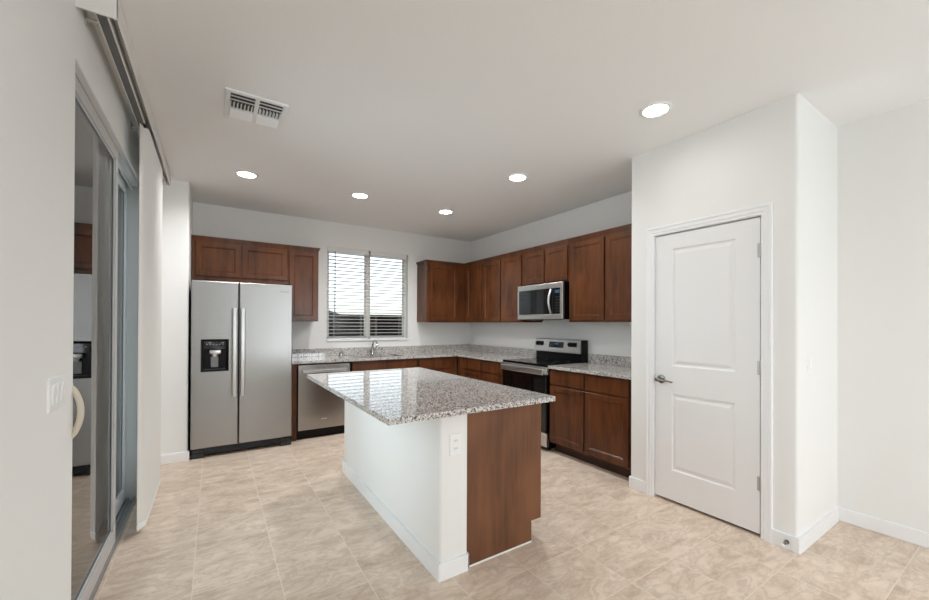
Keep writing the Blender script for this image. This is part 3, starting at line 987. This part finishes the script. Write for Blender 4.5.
for i in range(len(prof)):
    j = (i + 1) % len(prof); b.faces.new((L[i], L[j], Rr[j], Rr[i]))
b.faces.new(L[::-1]); b.faces.new(Rr)
fa = obj('control_fascia', b, STEELY, rg)
SL = Vector((-.121 + .143, 0, pz1 - .006 - pz0 - .016)).normalized()


def on_fascia(t):
    return Vector((-.143, 0, pz0 + .016)) + (Vector((-.121, 0, pz1 - .006)) - Vector((-.143, 0, pz0 + .016))) * t


nrm = Vector((-SL.z, 0, SL.x))
def fascia_plate(y0, y1, t0, t1, th, m, name, par):
    b = B()
    p0, p1 = on_fascia(t0), on_fascia(t1)
    vs = []
    for p in (p0, p1):
        for y in (y0, y1):
            for d in (-.001, th):
                vs.append(b.verts.new(Vector((p.x, y, p.z)) + nrm * d))
    bmesh.ops.convex_hull(b, input=b.verts)
    return obj(name, b, m, par)


fascia_plate(-1.985, -2.225, .30, .80, .0012, BGLASS, 'display_window', fa)
fascia_plate(-2.085, -2.14, .56, .72, .0022, DISPLAY, 'clock_digits', fa)
fascia_plate(-1.752, -1.888, .42, .82, .0006, DGREY, 'knob_plate', fa)
fascia_plate(-2.30, -2.43, .42, .82, .0006, DGREY, 'knob_plate', fa)
for y in (-1.785, -1.85, -2.325, -2.405, -2.365):
    p = on_fascia(.62); b = B()
    q = nrm.to_track_quat('Z', 'Y').to_matrix().to_4x4()
    lathe(b, Matrix.Translation((p.x, y, p.z)) @ q, [(.021, 0), (.021, .006), (.018, .026), (.016, .028)], 20)
    o_ = obj('knob', b, BLACK, fa, True)

# ------------------------------------------------------------------ microwave
mw = thing('microwave', 'stainless over-the-range microwave with curved handle under the short cabinet', 'microwave', (-.2, (RA + RB) / 2, 1.405))
mz0, mz1, mf = 1.407, 1.822, -.388
RAm, RBm = RA + .015, RB + .011
obj('case', bx(mf, -.003, RBm + .001, RAm - .001, mz0, mz1, .003), BLACK, mw, label='black microwave case')
MM = frame_right(mf)
b = B()
gy0, gy1 = -2.325, -1.742     # glass door field
plate_y0, plate_y1 = RBm + .002, RAm - .002
# steel surround: rails and stiles
box(b, mf - .026, mf, plate_y0, plate_y1, 1.757, mz1 - .002, .004)
box(b, mf - .026, mf, plate_y0, plate_y1, mz0 + .002, 1.467, .004)
box(b, mf - .026, mf, gy1, plate_y1, 1.467, 1.757, .002)
box(b, mf - .026, mf, plate_y0, -2.438, 1.467, 1.757, .002)
sf = obj('steel_front', b, STEELY, mw)
obj('door_glass', bx(mf - .0245, mf, gy0, gy1, 1.467, 1.757, .001), MWGLASS, mw)
cp = obj('control_panel', bx(mf - .0245, mf, -2.438, gy0 - .002, 1.467, 1.757, .001), BLACK, mw)
b = B()
for i in range(3):
    for j in range(6):
        box(b, mf - .0252, mf - .0244, -2.372 - .026 * i - .016, -2.372 - .026 * i, 1.49 + .032 * j, 1.503 + .032 * j)
obj('keypad', b, DGREY, cp)
obj('display', bx(mf - .0254, mf - .0244, -2.43, -2.36, 1.70, 1.735), DISPLAY, cp)
b = B()
hp = [(mf - .03 - .038 * math.sin(math.pi * k / 16), -2.305 + .0 * k, 1.474 + .272 * k / 16) for k in range(17)]
tube(b, hp, .0135, 12, sx=1.0)
obj('handle', b, STEELH, mw, True)
b = B()
for k in range(14):
    box(b, mf + .03, mf + .05, RBm + .06 + .045 * k, RBm + .09 + .045 * k, mz0 - .002, mz0 + .001)
obj('vent_slots', b, DGREY, mw)
obj('grease_filter', bx(-.34, -.19, -1.96, -1.79, mz0 - .012, mz0 + .001, .003), DGREY, mw)

# ------------------------------------------------------------------ kitchen island
IX0, IX1, IY0, IY1 = -2.588, -2.422, -3.69, -1.865
isl = thing('kitchen_island', 'white and dark wood kitchen island on the tile floor', 'kitchen island', (-2.2, -2.8, 0))
b = B(); box_corner(b, IX0, IX1, IY0, IY1, 0, .882, [(IX0, IY0), (IX0, IY1)], .018)
obj('knee_wall', b, WALL, isl, True, 'white painted knee wall')
b = B()
box_corner(b, IX0 - BBT, IX0, IY0 - BBT, IY1 + BBT, 0, BBH, [(IX0 - BBT, IY0 - BBT)], .012)
box(b, IX0 - .0, IX1 + BBT * .8, IY0 - BBT, IY0, 0, BBH, .003)
box(b, IX0, IX1, IY1, IY1 + BBT, 0, BBH, .003)
box(b, IX1, IX1 + BBT * .8, IY0 - BBT, -3.678, 0, BBH, .003)
obj('baseboard', b, TRIM, isl, label='white baseboard')
CXF = -1.858
b = B()
b2 = [(IX1 + .001, 0), (CXF - .078, 0), (CXF - .078, .13), (CXF, .13), (CXF, .882), (IX1 + .001, .882)]
La = [b.verts.new((x, -3.676, z)) for x, z in b2]; Lb = [b.verts.new((x, -3.664, z)) for x, z in b2]
b.faces.new(La); b.faces.new(Lb[::-1])
for i in range(6):
    j = (i + 1) % 6; b.faces.new((La[i], La[j], Lb[j], Lb[i]))
obj('end_panel', b, VENEER, isl, label='brown wood-grain end panel')
obj('base_trim', bx(IX1 + .015, CXF - .078, -3.681, -3.6765, 0, .008), TRIM, isl)
obj('carcass', bx(IX1 + .001, CXF - .001, -3.663, IY1, .131, .882), WOOD, isl)
obj('toe_kick', bx(IX1 + .001, CXF - .078, -3.663, IY1, 0, .1305), WOODIN, isl)
MP = frame_plus(CXF - .001)
for k in range(4):
    y0 = -3.65 + k * .4435
    pdoor(MP, y0, y0 + .425, .722, .858, isl, True); pdoor(MP, y0, y0 + .425, .15, .705, isl)
tag(obj('worktop', bx(-2.922, -1.864, -3.807, -1.925, TZ0, TZ1, .0015, 1), GRANITE), 'large polished granite slab on the kitchen island reflecting the window', 'worktop')


# ------------------------------------------------------------------ outlets and switches
def plate_y(name, x, y, z, w, h, label, cat, gang=1, outlet=False):
    """wall plate facing -y"""
    t = thing(name, label, cat, (x, y, z))
    b = B(); rings(b, frame_back(y), x - w / 2, x + w / 2, z - h / 2, z + h / 2, [(0, 0), (0, .003), (.003, .006)])
    obj('cover_plate', b, WHITEP, t)
    if outlet:
        for dz in (-.021, .021):
            b = B(); box(b, x - .017, x + .017, y - .0085, y - .005, z + dz - .014, z + dz + .014, .003)
            s_ = obj('socket', b, WHITEP, t)
            b = B()
            for dx in (-.007, .006):
                box(b, x + dx - .0012, x + dx + .0012, y - .0092, y - .008, z + dz - .004, z + dz + .006)
            obj('slots', b, DGREY, s_)
    else:
        b = B(); box(b, x - .016, x + .016, y - .0095, y - .005, z - .032, z + .032, .003)
        obj('rocker', b, WHITEP, t)


plate_y('wall_outlet', -2.497, IY0, .70, .072, .116, 'white power outlet on the end of the island knee wall', 'outlet', outlet=True)
plate_y('light_switch', -.52, PY1, 1.105, .072, .116, 'white single light switch on the side wall of the pantry', 'light switch')
sw = thing('light_switch', 'white three-gang light switch beside the patio door', 'light switch', (XL, -3.495, 1.093))
b = B(); rings(b, frame_plus(XL), -3.582, -3.408, 1.033, 1.153, [(0, 0), (0, .003), (.003, .007)])
obj('cover_plate', b, WHITEP, sw)
for k in range(3):
    y = -3.495 + (k - 1) * .046
    b = B(); box(b, XL + .006, XL + .0095, y - .017, y + .017, 1.059, 1.127, .002)
    v = [x for x in b.verts]
    for q in v:
        if q.co.z > 1.1 and q.co.x > XL + .008:
            q.co.x += .004
    obj('rocker', b, WHITEP, sw)

# ------------------------------------------------------------------ ceiling lights
spots = [(-3.337, -1.312, 'recessed ceiling light nearest the refrigerator'),
         (-2.282, -1.318, 'recessed ceiling light in front of the window'),
         (-1.221, -1.308, 'recessed ceiling light nearest the kitchen corner'),
         (-1.216, -2.668, 'recessed ceiling light over the aisle before the microwave'),
         (-1.228, -4.056, 'recessed ceiling light in front of the pantry door')]
for x, y, lb in spots:
    watts = 0.6 if y < -3.5 else 9.5      # the lamp by the pantry is dimmer
    t = thing('ceiling_light', lb, 'ceiling light', (x, y, H - .01), 'recessed ceiling lights')
    b = B(); lathe(b, Matrix.Translation((x, y, H)), [(.098, 0), (.098, -.004), (.092, -.008), (.076, -.0095), (.072, -.004), (.072, 0)], 36, False, False)
    obj('trim_ring', b, WHITEP, t, True)
    b = B(); lathe(b, Matrix.Translation((x, y, H)), [(.0725, -.0005), (.0725, -.0052), (.06, -.0062), (.02, -.0068)], 36)
    obj('lens', b, LAMP, t, True)
    l = bpy.data.lights.new('lamp_light', 'AREA'); l.shape = 'DISK'; l.size = .13; l.energy = watts; l.color = (.97, .985, 1.0); l.spread = math.radians(150)
    lo_ = bpy.data.objects.new('lamp_light', l); COL.objects.link(lo_); lo_.parent = t; lo_.location = (0, 0, -.002)

# ------------------------------------------------------------------ ceiling vent
VXa, VXb, VYa, VYb = -3.535, -3.192, -2.785, -2.405
cv = thing('ceiling_vent', 'white two-section air vent in the ceiling', 'air vent', ((VXa + VXb) / 2, (VYa + VYb) / 2, H - .03))
b = B()
fw = .03; mxv = (VXa + VXb) / 2
rings(b, Matrix(((1, 0, 0, 0), (0, 0, 1, 0), (0, -1, 0, H), (0, 0, 0, 1))), VXa, VXb, VYa, VYb, [(0, 0), (0, .006), (.004, .010), (fw - .003, .010), (fw, .004)], back=False, cap=False)
box(b, mxv - .012, mxv + .012, VYa + fw - .002, VYb - fw + .002, H - .0095, H - .002)
obj('frame', b, WHITEP, cv)
obj('duct', bx(VXa + .02, VXb - .02, VYa + .02, VYb - .02, H - .0015, H - .0005), DARKIN, cv, label='dark duct opening')
b = B()


def blade(bm, p, q, drop, out, flip=1, n=5):
    """curved louvre along p-q, bending by 'out' (a direction) as it drops from the ceiling"""
    p, q, out = Vector(p), Vector(q), Vector(out)
    prev = None
    for k in range(n + 1):
        t = k / n
        o = out * (t ** 1.6) + Vector((0, 0, -drop * t))
        cur = (p + o, q + o)
        if prev:
            quad(bm, [prev[0], prev[1], cur[1], cur[0]])
            th = Vector((0, 0, .0012))
            quad(bm, [prev[0] + th, prev[1] + th, cur[1] + th, cur[0] + th])
        prev = cur


for a, c in ((VXa + fw, mxv - .012), (mxv + .012, VXb - fw)):
    # long louvres on the near side, throwing towards -y
    for y in (VYa + .082, VYa + .126):
        blade(b, (a, y, H - .002), (c, y, H - .002), .011, (0, -.038, 0))
    # cross louvres in the middle
    nx = 7
    for k in range(nx):
        x = a + .006 + (c - a - .012) * k / (nx - 1)
        blade(b, (x, VYa + .13, H - .001), (x, VYa + .215, H - .001), .016, (.010 if a > mxv else -.010, 0, 0))
    # long louvres on the far side, throwing towards +y
    for y in (VYa + .218, VYa + .245, VYa + .272, VYa + .299):
        blade(b, (a, y, H - .001), (c, y, H - .001), .018, (0, .032, 0))
obj('louvres', b, WHITEP, cv, True)

# ------------------------------------------------------------------ outdoors
struct('ground', bx(-60, 60, .2, 400, -.25, -.13), GRAVEL, 'gravel ground seen beyond the window', 'ground')
struct('patio_slab', bx(-9, XL - .165, -9, .2, -.2, -.03), CONC, 'concrete patio outside the glass door', 'patio')
struct('roof_eave', bx(-4.95, XL - .165, -9, .16, 2.75, 2.9), STUCCO, 'stucco eave above the glass patio door outside', 'eave')
b = B(); box(b, -4.4, .7, 4.0, 4.2, -.15, 1.575)
for k in range(5):
    box(b, -4.2 + k, -4.17 + k, 3.985, 4.0, -.15, 1.575)
struct('fence_wall', b, FENCE, 'dark garden wall outside the kitchen window', 'wall')
struct('block_wall', bx(.7, 8, 4.3, 4.5, -.15, 1.53), BLOCKW, 'tan block wall beyond the kitchen window', 'wall')
struct('garden_wall', box(bx(-12.2, -12, -12, 16, -.15, 1.75), -12, -4.4, 15.8, 16, -.15, 1.75), STUCCO, 'pale garden wall beyond the patio', 'wall')
b = B()
ridge = [(-60, 17), (-20, 16), (10, 15), (35, 14), (55, 13.5), (67, 12.2), (75, 9.2), (84, 7.6), (95, 6.0), (120, 4)]
top = [b.verts.new((x * 1.0, 300, z)) for x, z in ridge]; bot = [b.verts.new((x, 280, -1)) for x, z in ridge]; bk = [b.verts.new((x, 330, -1)) for x, z in ridge]
for i in range(len(ridge) - 1):
    b.faces.new((bot[i], bot[i + 1], top[i + 1], top[i])); b.faces.new((top[i], top[i + 1], bk[i + 1], bk[i]))
struct('hill', b, HILLM, 'blue-grey distant hill beyond the kitchen window', 'hill')
